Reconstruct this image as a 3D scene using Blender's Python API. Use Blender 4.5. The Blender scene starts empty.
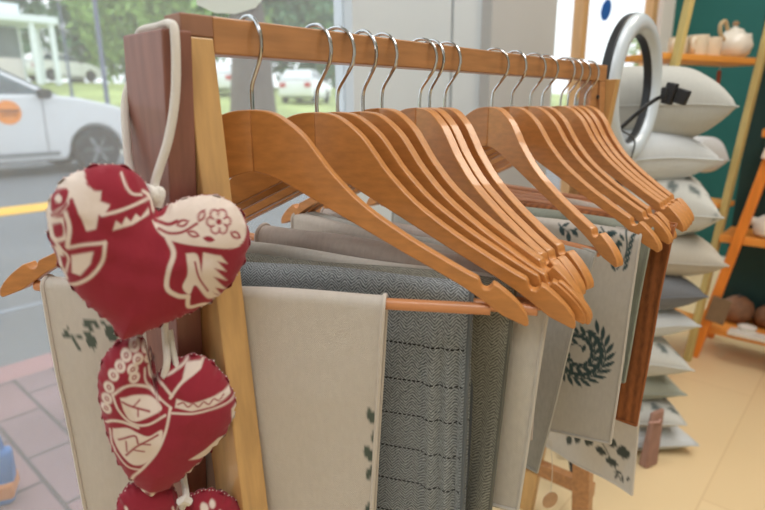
import bpy, bmesh, math, random
import numpy as np
from math import sin, cos, pi, radians, atan2, sqrt
random.seed(7); RNG = np.random.default_rng(7)
sc = bpy.context.scene
COL = sc.collection

# ------------------------------------------------------------------ camera, sky, lights, exposure
FPX, PITCH, ROLL, PSI, EYE = 559.5, .2616, -.0069, .7289, .85
FW = np.array([0, cos(PITCH), -sin(PITCH)]); UP0 = np.array([0, sin(PITCH), cos(PITCH)]); RT0 = np.array([1., 0, 0])
RT = RT0*cos(ROLL)+UP0*sin(ROLL); UPV = UP0*cos(ROLL)-RT0*sin(ROLL)
CAMO = np.array([0, 0, EYE])
cam = bpy.data.cameras.new('camera'); cam_o = bpy.data.objects.new('camera', cam); COL.objects.link(cam_o)
cam.sensor_width = 36; cam.lens = 36*FPX/765; cam.clip_start = .01; cam.clip_end = 500
from mathutils import Matrix, Vector
cam_o.matrix_world = Matrix(((RT[0], UPV[0], -FW[0], 0), (RT[1], UPV[1], -FW[1], 0), (RT[2], UPV[2], -FW[2], EYE), (0, 0, 0, 1)))
sc.camera = cam_o
cam.dof.use_dof = True; cam.dof.focus_distance = .53; cam.dof.aperture_fstop = 5.6

sc.view_settings.view_transform = 'Standard'; sc.view_settings.look = 'None'
sc.view_settings.gamma = 1; sc.view_settings.use_curve_mapping = False
sc.view_settings.exposure = 0.30
wd = bpy.data.worlds.new('sky'); sc.world = wd; wd.use_nodes = True
bg = wd.node_tree.nodes['Background']; bg.inputs[0].default_value = (.90, .95, 1, 1); bg.inputs[1].default_value = 1.7

# rack frame: s along the rail, w out of the rack towards the shop, z up
NEAR = np.array([-.1325, .3998]); RAILTOP = .0606+EYE
U = np.array([sin(PSI), cos(PSI)]); V = np.array([cos(PSI), -sin(PSI)])
RACKROT = pi/2-PSI          # local x = along the rail, local y = -w
def W(s, w, z=0.):
    p = NEAR+U*s+V*w
    return np.array([p[0], p[1], z])
def area(name, s, w, z, size, power, col, tilt=(0, 0)):
    l = bpy.data.lights.new(name, 'AREA'); l.energy = power; l.size = size; l.color = col
    o = bpy.data.objects.new(name, l); COL.objects.link(o); o.location = W(s, w, z)
    o.rotation_euler = (tilt[0], tilt[1], RACKROT); return o
area('ceiling_lamp', .9, .8, 2.5, 1.0, 19, (1, .98, .95))
area('ceiling_lamp', -.6, .7, 2.5, 1.0, 15, (.98, .98, 1))
area('ceiling_lamp', 2.3, .6, 2.5, .8, 20, (1, .90, .77))

# ------------------------------------------------------------------ materials
def lin(c):
    return tuple((x/255/12.92 if x/255 <= .04045 else ((x/255+.055)/1.055)**2.4) for x in c)
MATS = {}
def mat(name, rgb, rough=.6, metal=0., var=.0, vscale=8., bump=0., bscale=60., stretch=(1, 1, 1), coord='Object', coat=0., spec=.5, sheen=0., emit=0.):
    if name in MATS: return MATS[name]
    m = bpy.data.materials.new(name); m.use_nodes = True; nt = m.node_tree; N = nt.nodes; L = nt.links
    b = N['Principled BSDF']; c = lin(rgb)
    b.inputs['Base Color'].default_value = (*c, 1); b.inputs['Roughness'].default_value = rough; b.inputs['Metallic'].default_value = metal
    b.inputs['Specular IOR Level'].default_value = spec; b.inputs['Coat Weight'].default_value = coat; b.inputs['Sheen Weight'].default_value = sheen
    if emit: b.inputs['Emission Color'].default_value = (*c, 1); b.inputs['Emission Strength'].default_value = emit
    tc = N.new('ShaderNodeTexCoord'); mp = N.new('ShaderNodeMapping'); mp.inputs['Scale'].default_value = stretch
    L.new(tc.outputs[coord], mp.inputs[0])
    if var:
        n = N.new('ShaderNodeTexNoise'); n.inputs['Scale'].default_value = vscale; n.inputs['Detail'].default_value = 5
        L.new(mp.outputs[0], n.inputs['Vector'])
        r = N.new('ShaderNodeValToRGB'); r.color_ramp.elements[0].position = .3; r.color_ramp.elements[1].position = .7
        r.color_ramp.elements[0].color = (*[x*(1-var) for x in c], 1); r.color_ramp.elements[1].color = (*[min(1, x*(1+var*.7)) for x in c], 1)
        L.new(n.outputs['Fac'], r.inputs[0]); L.new(r.outputs[0], b.inputs['Base Color'])
    if bump:
        n2 = N.new('ShaderNodeTexNoise'); n2.inputs['Scale'].default_value = bscale; n2.inputs['Detail'].default_value = 3
        L.new(mp.outputs[0], n2.inputs['Vector'])
        bp = N.new('ShaderNodeBump'); bp.inputs['Strength'].default_value = bump; bp.inputs['Distance'].default_value = .002
        L.new(n2.outputs['Fac'], bp.inputs['Height']); L.new(bp.outputs[0], b.inputs['Normal'])
    MATS[name] = m; return m
def node(nt, t, **kw):
    n = nt.nodes.new(t)
    for k, v in kw.items(): setattr(n, k, v)
    return n
def mth(nt, op, a, b=None):
    n = node(nt, 'ShaderNodeMath', operation=op)
    for i, x in enumerate((a, b)):
        if x is None: continue
        if isinstance(x, (int, float)): n.inputs[i].default_value = x
        else: nt.links.new(x, n.inputs[i])
    return n.outputs[0]
def cloth_mat(name, rgb, ink=None, weave=900., var=.1, kind='linen', rgb2=None, rib=0.):
    """woven cloth; UV is in metres (across, along); 'ink' mixes in a colour where the 'print' attribute is 1"""
    if name in MATS: return MATS[name]
    m = bpy.data.materials.new(name); m.use_nodes = True; nt = m.node_tree; L = nt.links; b = nt.nodes['Principled BSDF']
    b.inputs['Roughness'].default_value = .92; b.inputs['Specular IOR Level'].default_value = .15; b.inputs['Sheen Weight'].default_value = .15
    uv = node(nt, 'ShaderNodeUVMap'); sp = node(nt, 'ShaderNodeSeparateXYZ'); L.new(uv.outputs[0], sp.inputs[0]); u_, v_ = sp.outputs[0], sp.outputs[1]
    c = lin(rgb); mix = node(nt, 'ShaderNodeMix', data_type='RGBA')
    if kind in ('herringbone', 'twill'):
        nb = node(nt, 'ShaderNodeTexNoise'); nb.inputs['Scale'].default_value = 130; L.new(uv.outputs[0], nb.inputs['Vector'])
        pp = mth(nt, 'PINGPONG', mth(nt, 'ADD', u_, mth(nt, 'MULTIPLY', nb.outputs['Fac'], .0045)), .006)
        d = mth(nt, 'ADD', mth(nt, 'MULTIPLY', pp, 1.0), v_)
        st = mth(nt, 'SINE', mth(nt, 'MULTIPLY', d, 2*pi/.0028))
        n = node(nt, 'ShaderNodeTexNoise'); n.inputs['Scale'].default_value = 420; L.new(uv.outputs[0], n.inputs['Vector'])
        fac = mth(nt, 'ADD', mth(nt, 'MULTIPLY', st, .3), mth(nt, 'ADD', mth(nt, 'MULTIPLY', n.outputs['Fac'], .9), .05))
        h = st
    else:
        wx = mth(nt, 'SINE', mth(nt, 'MULTIPLY', u_, weave*4)); wy = mth(nt, 'SINE', mth(nt, 'MULTIPLY', v_, weave*4))
        h = mth(nt, 'MULTIPLY', wx, wy)
        n = node(nt, 'ShaderNodeTexNoise'); n.inputs['Scale'].default_value = 260; n.inputs['Detail'].default_value = 4
        mp = node(nt, 'ShaderNodeMapping'); mp.inputs['Scale'].default_value = (1, .35, 1); L.new(uv.outputs[0], mp.inputs[0]); L.new(mp.outputs[0], n.inputs['Vector'])
        fac = n.outputs['Fac']
        if rib: fac = mth(nt, 'ADD', mth(nt, 'MULTIPLY', mth(nt, 'SINE', mth(nt, 'MULTIPLY', u_, 2*pi/rib)), .25), fac)
        if rib: h = mth(nt, 'ADD', h, mth(nt, 'SINE', mth(nt, 'MULTIPLY', u_, 2*pi/rib)))
    if kind == 'felt': h = mth(nt, 'MULTIPLY', h, .0)
    c2 = lin(rgb2) if rgb2 else [x*(1-var*2.2) for x in c]
    mix.inputs['A'].default_value = (*c2, 1); mix.inputs['B'].default_value = (*c, 1); L.new(fac, mix.inputs['Factor'])
    out = mix.outputs['Result']
    if kind == 'herringbone':   # dark dashed weft lines every 33 mm
        fr = mth(nt, 'PINGPONG', mth(nt, 'ADD', v_, .0045), .0165)
        line = mth(nt, 'LESS_THAN', fr, .0007)
        dash = mth(nt, 'GREATER_THAN', mth(nt, 'SINE', mth(nt, 'MULTIPLY', u_, 2*pi/.004)), -.5)
        mx = node(nt, 'ShaderNodeMix', data_type='RGBA'); L.new(mth(nt, 'MULTIPLY', line, dash), mx.inputs['Factor'])
        L.new(out, mx.inputs['A']); mx.inputs['B'].default_value = (.008, .009, .01, 1); out = mx.outputs['Result']
    if ink:
        at = node(nt, 'ShaderNodeAttribute', attribute_name='print'); mx = node(nt, 'ShaderNodeMix', data_type='RGBA')
        L.new(at.outputs['Fac'], mx.inputs['Factor']); L.new(out, mx.inputs['A']); mx.inputs['B'].default_value = (*lin(ink), 1); out = mx.outputs['Result']
    L.new(out, b.inputs['Base Color'])
    n3 = node(nt, 'ShaderNodeTexNoise'); n3.inputs['Scale'].default_value = 90; L.new(uv.outputs[0], n3.inputs['Vector'])
    bp = node(nt, 'ShaderNodeBump'); bp.inputs['Strength'].default_value = .5; bp.inputs['Distance'].default_value = .0006
    L.new(mth(nt, 'ADD', mth(nt, 'MULTIPLY', h, .5), mth(nt, 'MULTIPLY', n3.outputs['Fac'], 2.5)), bp.inputs['Height']); L.new(bp.outputs[0], b.inputs['Normal'])
    MATS[name] = m; return m
def glass_mat():
    m = bpy.data.materials.new('window_glass'); m.use_nodes = True; nt = m.node_tree; nt.nodes.remove(nt.nodes['Principled BSDF'])
    o = nt.nodes['Material Output']; t = node(nt, 'ShaderNodeBsdfTransparent'); t.inputs[0].default_value = (.96, .98, .98, 1)
    g = node(nt, 'ShaderNodeBsdfGlossy'); g.inputs['Roughness'].default_value = .02
    d = node(nt, 'ShaderNodeBsdfDiffuse'); d.inputs[0].default_value = (.9, .95, 1, 1)  # white diffuse share imitates the milky reflection haze on the panes
    lw = node(nt, 'ShaderNodeLayerWeight'); lw.inputs[0].default_value = .5; fr_ = mth(nt, 'ADD', mth(nt, 'MULTIPLY', mth(nt, 'POWER', lw.outputs['Facing'], 5.), .45), .02)
    m1 = node(nt, 'ShaderNodeMixShader'); m2 = node(nt, 'ShaderNodeMixShader'); L = nt.links
    L.new(fr_, m1.inputs[0]); L.new(t.outputs[0], m1.inputs[1]); L.new(g.outputs[0], m1.inputs[2])
    m2.inputs[0].default_value = .14; L.new(m1.outputs[0], m2.inputs[1]); L.new(d.outputs[0], m2.inputs[2]); L.new(m2.outputs[0], o.inputs[0])
    return m

# ------------------------------------------------------------------ mesh helpers
class MB:
    def __init__(s): s.v = []; s.f = []; s.uv = None
    def add(s, vs, fs):
        o = len(s.v); s.v += [tuple(map(float, q)) for q in vs]; s.f += [tuple(i+o for i in f) for f in fs]; return s
    def box(s, c, d, rz=0., ry=0., rx=0.):
        x, y, z = [k/2 for k in d]; vs = [Vector((a, b, e)) for a in (-x, x) for b in (-y, y) for e in (-z, z)]
        R = Matrix.Rotation(rz, 3, 'Z') @ Matrix.Rotation(ry, 3, 'Y') @ Matrix.Rotation(rx, 3, 'X')
        return s.add([R @ q + Vector(c) for q in vs], [(0, 1, 3, 2), (4, 6, 7, 5), (0, 4, 5, 1), (2, 3, 7, 6), (0, 2, 6, 4), (1, 5, 7, 3)])
    def hexa(s, bot, top):     # 4 + 4 corners, same winding seen from above (ccw)
        return s.add(list(bot)+list(top), [(3, 2, 1, 0), (4, 5, 6, 7), (0, 1, 5, 4), (1, 2, 6, 5), (2, 3, 7, 6), (3, 0, 4, 7)])
    def prism(s, poly, f0, f1):    # f0/f1 map a 2D point to 3D
        n = len(poly); return s.add([f0(*q) for q in poly]+[f1(*q) for q in poly],
            [tuple(range(n))[::-1], tuple(range(n, 2*n))]+[(i, (i+1) % n, n+(i+1) % n, n+i) for i in range(n)])
    def tube(s, path, r, n=8, cap=True, closed=False):
        P = [Vector(q) for q in path]; m = len(P); R = r if hasattr(r, '__len__') else [r]*m; vs = []; pu = None
        for i in range(m):
            t = ((P[(i+1) % m]-P[i-1]) if closed else (P[min(i+1, m-1)]-P[max(i-1, 0)])).normalized()
            if pu is None: pu = t.orthogonal().normalized()
            pu = (pu-t*pu.dot(t)).normalized(); w = t.cross(pu)
            vs += [P[i]+(pu*cos(2*pi*k/n)+w*sin(2*pi*k/n))*R[i] for k in range(n)]
        fs = [(i*n+k, i*n+(k+1) % n, ((i+1) % m)*n+(k+1) % n, ((i+1) % m)*n+k) for i in range(m if closed else m-1) for k in range(n)]
        if cap and not closed: fs += [tuple(range(n))[::-1], tuple(range((m-1)*n, m*n))]
        return s.add(vs, fs)
    def lathe(s, prof, c=(0, 0, 0), n=24, axis='Z'):
        vs = []; m = len(prof)
        for r, z in prof:
            for k in range(n):
                a = 2*pi*k/n; q = (r*cos(a), r*sin(a), z)
                if axis == 'Y': q = (q[0], q[2], q[1])
                vs.append((q[0]+c[0], q[1]+c[1], q[2]+c[2]))
        fs = [(i*n+k, i*n+(k+1) % n, (i+1)*n+(k+1) % n, (i+1)*n+k) for i in range(m-1) for k in range(n)]
        if prof[0][0] > 1e-6: fs.append(tuple(range(n))[::-1])
        if prof[-1][0] > 1e-6: fs.append(tuple(range((m-1)*n, m*n)))
        return s.add(vs, fs)
    def build(s, name, m, parent=None, smooth=True, bevel=0., ang=40, loc=None, rz=None):
        me = bpy.data.meshes.new(name); me.from_pydata(s.v, [], s.f); me.update()
        bm = bmesh.new(); bm.from_mesh(me); bmesh.ops.recalc_face_normals(bm, faces=bm.faces); bm.to_mesh(me); bm.free()
        o = bpy.data.objects.new(name, me); COL.objects.link(o)
        if m: me.materials.append(m)
        if parent: o.parent = parent
        if loc is not None: o.location = loc
        if rz is not None: o.rotation_euler.z = rz
        if bevel:
            b = o.modifiers.new('bevel', 'BEVEL'); b.width = bevel; b.segments = 2; b.limit_method = 'ANGLE'
        if smooth:
            for p in me.polygons: p.use_smooth = True
            try: me.set_sharp_from_angle(angle=radians(ang))
            except Exception: pass
        return o
def tag(o, label, cat, group=None, kind=None):
    o['label'] = label; o['category'] = cat
    if group: o['group'] = group
    if kind: o['kind'] = kind
    return o
def empty(name, loc, rz=0.):
    o = bpy.data.objects.new(name, None); COL.objects.link(o); o.location = loc; o.rotation_euler.z = rz; o.empty_display_size = .05; return o
def thing(name, loc, rz, label, cat, group=None): return tag(empty(name, loc, rz), label, cat, group)
def copy_thing(o, loc, rz=None, label=None):
    r = o.copy(); COL.objects.link(r); r.location = loc
    if rz is not None: r.rotation_euler.z = rz
    if label: r['label'] = label
    for ch in list(o.children):
        c = ch.copy(); COL.objects.link(c); c.parent = r
        for g in list(ch.children):
            d = g.copy(); COL.objects.link(d); d.parent = c
    return r
def struct(o): o['kind'] = 'structure'; return o
def spline(pts, k=6):
    P = [np.array(q, float) for q in pts]; P = [2*P[0]-P[1]]+P+[2*P[-1]-P[-2]]; out = []
    for i in range(1, len(P)-2):
        for j in range(k):
            t = j/k; a, b, c, d = P[i-1:i+3]
            out.append(.5*((2*b)+(-a+c)*t+(2*a-5*b+4*c-d)*t*t+(-a+3*b-3*c+d)*t**3))
    return out+[P[-2]]
def ray(x, y): return RT*(x-382.5)/FPX-UPV*(y-255)/FPX+FW
def on_plane(x, y, p0, n):      # the point of the plane (p0, n) seen at a photo pixel
    d = ray(x, y); return CAMO+d*(((np.asarray(p0)-CAMO) @ n)/(d @ n))

# painting a print: items in order, value 1 = ink
def seg_dist(P, pts):
    d = np.full(len(P), 1e9)
    for a, b in zip(pts[:-1], pts[1:]):
        a = np.array(a, float); b = np.array(b, float); ab = b-a; t = np.clip(((P-a) @ ab)/(ab @ ab+1e-12), 0, 1)
        d = np.minimum(d, np.linalg.norm(P-(a+t[:, None]*ab), axis=1))
    return d
def inside(P, poly):
    c = np.zeros(len(P), bool); n = len(poly)
    for i in range(n):
        (x1, y1), (x2, y2) = poly[i], poly[(i+1) % n]
        if y1 == y2: continue
        k = ((y1 > P[:, 1]) != (y2 > P[:, 1])) & (P[:, 0] < (x2-x1)*(P[:, 1]-y1)/(y2-y1)+x1); c ^= k
    return c
def paint(P, items, soft):
    val = np.zeros(len(P))
    for it in items:
        k = it[0]
        if k == 'f':
            pts = [tuple(q) for q in (spline(it[1]+[it[1][0]], 5)[:-1] if len(it) > 3 and it[3] else it[1])]
            d = seg_dist(P, pts+[pts[0]]); d = np.where(inside(P, pts), -d, d); v = it[2]
        elif k == 's': pts = [tuple(q) for q in (spline(it[1], 5) if len(it[1]) > 2 else it[1])]; d = seg_dist(P, pts)-it[2]/2; v = it[3]
        elif k == 'c': d = np.linalg.norm(P-np.array(it[1]), axis=1)-it[2]; v = it[3]
        else:      # leaf: centre, length, width, angle
            (cx, cy), ln, wd_, an = it[1:5]; q = P-np.array([cx, cy]); x = q[:, 0]*cos(an)+q[:, 1]*sin(an); y = -q[:, 0]*sin(an)+q[:, 1]*cos(an)
            tt = np.clip(2*x/ln, -1, 1); d = np.maximum(np.abs(y)-wd_/2*(1-tt**2), np.abs(x)-ln/2); v = it[5]
        a = np.clip(.5-d/soft, 0, 1); val = val*(1-a)+v*a
    return val
def set_print(me, vals):
    a = me.color_attributes.new('print', 'FLOAT_COLOR', 'POINT')
    a.data.foreach_set('color', np.repeat(np.asarray(vals, np.float32)[:, None], 4, 1).ravel())

# ------------------------------------------------------------------ the room
white = mat('white_paint', (226, 226, 222), .7, var=.04, vscale=3)
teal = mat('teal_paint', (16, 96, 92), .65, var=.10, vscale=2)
WIN, SC, SB, RW, CEIL = -.60, 3.1, -2.2, 3.2, 2.62
def mat_floor():
    m = bpy.data.materials.new('shop_floor'); m.use_nodes = True; nt = m.node_tree; L = nt.links; b = nt.nodes['Principled BSDF']
    tc = node(nt, 'ShaderNodeTexCoord'); br = node(nt, 'ShaderNodeTexBrick'); br.offset = .5
    br.inputs['Scale'].default_value = 1; br.inputs['Brick Width'].default_value = 1.2; br.inputs['Row Height'].default_value = .22; br.inputs['Mortar Size'].default_value = .0025
    br.inputs['Color1'].default_value = (*lin((228, 202, 158)), 1); br.inputs['Color2'].default_value = (*lin((232, 207, 164)), 1); br.inputs['Mortar'].default_value = (*lin((220, 192, 148)), 1)
    L.new(tc.outputs['Object'], br.inputs['Vector']); L.new(br.outputs['Color'], b.inputs['Base Color']); b.inputs['Roughness'].default_value = .28
    return m
def slab(name, s0, s1, w0, w1, z0, z1, m, bevel=0):
    return struct(MB().box((0, 0, 0), (s1-s0, w1-w0, z1-z0)).build(name, m, smooth=False, bevel=bevel, loc=W((s0+s1)/2, (w0+w1)/2, (z0+z1)/2), rz=RACKROT))
slab('floor', SB, SC, WIN-.03, RW, -.1, 0, mat_floor())
slab('ceiling', SB-.1, SC+.1, WIN-.1, RW+.1, CEIL, CEIL+.1, white)
slab('wall_far', SC, SC+.12, WIN-.1, RW, 0, CEIL, teal)
slab('wall_back', SB-.12, SB, WIN-.1, RW, 0, CEIL, white)
slab('wall_right', SB, SC, RW, RW+.12, 0, CEIL, white)
grey_pier = mat('grey_pier_paint', (208, 217, 224), .6, var=.03, vscale=2)
beige_pier = mat('beige_pier_paint', (188, 188, 188), .6, var=.04, vscale=2)
dark_seam = mat('dark_seal', (70, 72, 74), .6)
tanwood = mat('tan_wood', (206, 162, 112), .5, var=.15, vscale=6, stretch=(8, 8, 1))
def win_s(x, y, w=WIN): # s on the window plane at a photo pixel
    p = on_plane(x, y, W(0, w), np.array([V[0], V[1], 0])); return float((p[:2]-NEAR) @ U)
sA, sB_, sC_, sD = win_s(349, 10), win_s(449, 40), win_s(478, 40), win_s(543, 40)
slab('wall_window_pier', sA, sB_-.006, WIN-.05, WIN+.01, 0, CEIL, grey_pier)
slab('trim_1', sB_-.006, sB_+.006, WIN-.05, WIN+.0, 0, CEIL, dark_seam)
slab('wall_window_panel', sB_+.006, sC_, WIN-.05, WIN+.01, 0, CEIL, grey_pier)
slab('wall_window_column', sC_, sD, WIN-.05, WIN+.045, 0, CEIL, beige_pier)
slab('wall_corner', win_s(654, 30), SC, WIN-.05, WIN+.03, 0, CEIL, mat('corner_white', (232, 226, 224), .7))
for i, (x, wpx) in enumerate(((579, 10), (648, 9))):
    a0, a1 = win_s(x-wpx*.27, 40), win_s(x+wpx*.27, 40); slab('trim_%d' % (i+2), a0, a1, WIN-.02, WIN+.02, 0, CEIL, tanwood)
frame_w = mat('window_frame_white', (225, 228, 230), .5)
slab('trim_4', SB, sA, WIN-.04, WIN+.02, 0, .05, frame_w); slab('trim_5', sD, win_s(654, 30), WIN-.04, WIN+.02, 0, .08, frame_w)
slab('trim_6', SB, SC, WIN-.04, WIN+.02, CEIL-.12, CEIL, frame_w)
GLASS = glass_mat()
slab('window_1', SB, sA, WIN-.024, WIN-.016, .05, CEIL-.12, GLASS); slab('window_2', sD, win_s(654, 30), WIN-.034, WIN-.026, .08, CEIL-.12, GLASS)
slab('baseboard_far', SC-.015, SC, WIN+.1, RW, 0, .07, white)

# ------------------------------------------------------------------ outside: pavement, road, park
def mat_brick():
    m = bpy.data.materials.new('pavement_brick'); m.use_nodes = True; nt = m.node_tree; L = nt.links; b = nt.nodes['Principled BSDF']
    tc = node(nt, 'ShaderNodeTexCoord'); br = node(nt, 'ShaderNodeTexBrick'); br.inputs['Scale'].default_value = 1
    mp = node(nt, 'ShaderNodeMapping'); mp.inputs['Rotation'].default_value = (0, 0, radians(90)); L.new(tc.outputs['Object'], mp.inputs[0])
    br.inputs['Brick Width'].default_value = .26; br.inputs['Row Height'].default_value = .12; br.inputs['Mortar Size'].default_value = .006
    br.inputs['Color1'].default_value = (*lin((146, 112, 114)), 1); br.inputs['Color2'].default_value = (*lin((128, 112, 120)), 1); br.inputs['Mortar'].default_value = (*lin((82, 72, 78)), 1)
    n = node(nt, 'ShaderNodeTexNoise'); n.inputs['Scale'].default_value = 2.2; L.new(tc.outputs['Object'], n.inputs['Vector'])
    mx = node(nt, 'ShaderNodeMix', data_type='RGBA', blend_type='OVERLAY'); mx.inputs['Factor'].default_value = .5
    L.new(mp.outputs[0], br.inputs['Vector']); L.new(br.outputs['Color'], mx.inputs['A']); L.new(n.outputs['Fac'], mx.inputs['B']); L.new(mx.outputs['Result'], b.inputs['Base Color'])
    b.inputs['Roughness'].default_value = .75; return m
GZ = -.04
slab('pavement', -4, 40, -1.72, WIN-.05, GZ-.1, GZ, mat_brick())
slab('kerb', -4, 40, -1.86, -1.72, GZ-.12, GZ, mat('kerb_pink_stone', (166, 124, 126), .8, var=.12, vscale=4))
asphalt = mat('asphalt', (106, 109, 114), .85, var=.12, vscale=1.3, bump=.3, bscale=300)
slab('road', -10, 90, -11, -1.86, GZ-.16, GZ-.03, asphalt)
slab('road_marking', -10, 90, -5.8, -5.35, GZ-.03, GZ-.022, mat('yellow_road_paint', (246, 186, 40), .7, var=.08, vscale=6))
slab('road_crack', -3, 3.2, -2.62, -2.56, GZ-.03, GZ-.027, mat('crack_filler', (126, 132, 142), .8))
grass_m = mat('park_lawn', (176, 190, 120), .9, var=.35, vscale=.5)
mb = MB(); P_ = []
for i in range(13):
    for j in range(13):
        s_ = -10+i*9; k = j/12; P_.append(W(s_, -11-k*50, GZ+.02+2.3*(k*2 if k < .5 else 1)))
mb.add(P_, [(i*13+j, i*13+j+1, (i+1)*13+j+1, (i+1)*13+j) for i in range(12) for j in range(12)])
struct(mb.build('field', grass_m))
slab('path', -10, 90, -12.6, -11.0, GZ-.1, GZ+.27, mat('path_pale', (214, 210, 200), .85, var=.06, vscale=1))
def park_z(w): k = (-w-11)/50; return GZ+.02+2.3*min(1, max(0, k*2))

bark = mat('bark', (96, 84, 80), .9, var=.3, vscale=6, stretch=(4, 4, 1))
leafc = [mat('leaf_green_%s' % n, c, .8, var=.3, vscale=.8) for n, c in (('deep', (92, 130, 96)), ('fresh', (140, 172, 96)), ('teal', (110, 150, 132)))]
def tree(s, w, h, trunk_r, crown_r, mi, label, crown_h=None, lean=0., n=1500, leaf=.34, zlow=.35):
    b = W(s, w, park_z(w)); t = thing('street_tree', b, RACKROT, label, 'tree', 'trees in the park')
    m = MB().tube([(0, 0, -.1), (.05, 0, h*.2), (lean*.5, .1, h*.5), (lean, .1, h*.95)], [trunk_r*1.25, trunk_r, trunk_r*.75, trunk_r*.3], 10)
    for k in range(5):
        a = k*1.3; z = h*(.45+.1*k); m.tube([(lean*.5, 0, z-.3), (lean*.5+cos(a)*crown_r*.35, sin(a)*crown_r*.35, z+.5), (lean+cos(a)*crown_r*.7, sin(a)*crown_r*.7, z+h*.15)], [trunk_r*.45, trunk_r*.3, .03], 6)
    m.build('trunk', bark, t)
    g = np.random.default_rng(int(abs(s*31+w*17))); vs = []; fs = []; ch = crown_h or h*.4
    cl = [(g.uniform(-.6, .6)*crown_r+lean, g.uniform(-.6, .6)*crown_r, h*zlow+ch+g.uniform(-.75, .6)*ch, g.uniform(.35, .6)*crown_r) for _ in range(14)]
    for i in range(n):
        cx, cy, cz, cr = cl[i % 14]; d = g.normal(size=3); d /= np.linalg.norm(d); p = np.array([cx, cy, cz])+d*cr*g.uniform(.6, 1.05)
        a = g.normal(size=3); a /= np.linalg.norm(a); b2 = np.cross(a, g.normal(size=3)); b2 /= np.linalg.norm(b2); q = leaf*g.uniform(.6, 1.3)
        k = len(vs); vs += [p-a*q, p+b2*q*.5, p+a*q, p-b2*q*.5]; fs.append((k, k+1, k+2, k+3))
    MB().add(vs, fs).build('crown', leafc[mi], t, smooth=False)
def at_px(x, w, dz=0.):  # ground point on the street side seen in the photo's column x, w metres out
    lo = on_plane(x, 60, W(0, w), np.array([V[0], V[1], 0])); return float((lo[:2]-NEAR) @ U)
tree(at_px(250, -15), -15, 9, .62, 3.0, 0, 'broad dark tree trunk standing behind the first hanger hook', zlow=.45, crown_h=2.5)
for k, (x, w, h, mi, lb) in enumerate(((14, -54, 17, 2, 'leafy tree behind the white kiosk'), (78, -50, 17, 0, 'deep green conical tree between the two lamp posts'), (128, -40, 13, 1, 'pale leafy tree directly left of the brown post'),
        (163, -46, 15, 2, 'tall tree seen just above the tied cord loop'), (206, -33, 12, 1, 'bright yellow-green tree above the near rail corner'), (285, -32, 12, 0, 'green tree behind the second hanger hook'), (334, -42, 14, 1, 'yellowish tree nearest the grey window pier'))):
    tree(at_px(x, w), w, h, .25, 4.2, mi, lb, n=5200, leaf=.33, crown_h=h*.42, zlow=.06, )
post_grey = mat('lamp_post_grey', (98, 106, 128), .6)
for x, w, h, r, lb in ((102, -12.2, 5.5, .05, 'tall dark street lamp post close left of the rack'), (67, -20, 3.3, .045, 'shorter street lamp with white globe beyond the car')):
    t = thing('street_lamp', W(at_px(x, w), w, park_z(w)), RACKROT, lb, 'lamp post', 'lamp posts across the street')
    MB().lathe([(r*2, -.05), (r*2, .3), (r*1.2, .45), (r, .6), (r*.8, h)]).build('pole', post_grey, t)
    MB().lathe([(.04, h), (.14, h+.08), (.2, h+.25), (.12, h+.42), (.02, h+.48)]).build('lamp_globe', mat('globe_white', (240, 240, 236), .4), t)
# kiosk
kw = -33.; t = thing('white_kiosk', W(at_px(4, kw), kw, park_z(kw)), RACKROT, 'white open shelter with flat roof across the street at upper left', 'kiosk')
wp = mat('kiosk_white', (228, 236, 240), .6)
MB().box((0, 0, 3.02), (4.6, 2.6, .34)).build('roof', wp, t, bevel=.03)
MB().box((.4, 0, 3.5), (1.0, .9, .5)).build('roof_box', wp, t, bevel=.04)
for x in (-2, 1.1, 2.0):
    for y in (-1.05, 1.05): MB().box((x, y, 1.4), (.22, .22, 2.9)).build('post', wp, t)
MB().box((-.45, .9, 1.4), (3.0, .08, 2.8)).build('back_panel', mat('kiosk_grey_panel', (120, 132, 138), .7, var=.2, vscale=1), t)  # mottled grey panel along the back of the shelter
MB().box((-.6, -.3, .6), (2.4, .7, 1.2)).build('counter', mat('kiosk_counter', (214, 206, 206), .7), t)
MB().box((-1.1, .1, 1.7), (.5, .1, .7)).build('notice', mat('kiosk_notice', (56, 66, 92), .7), t)
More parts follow.
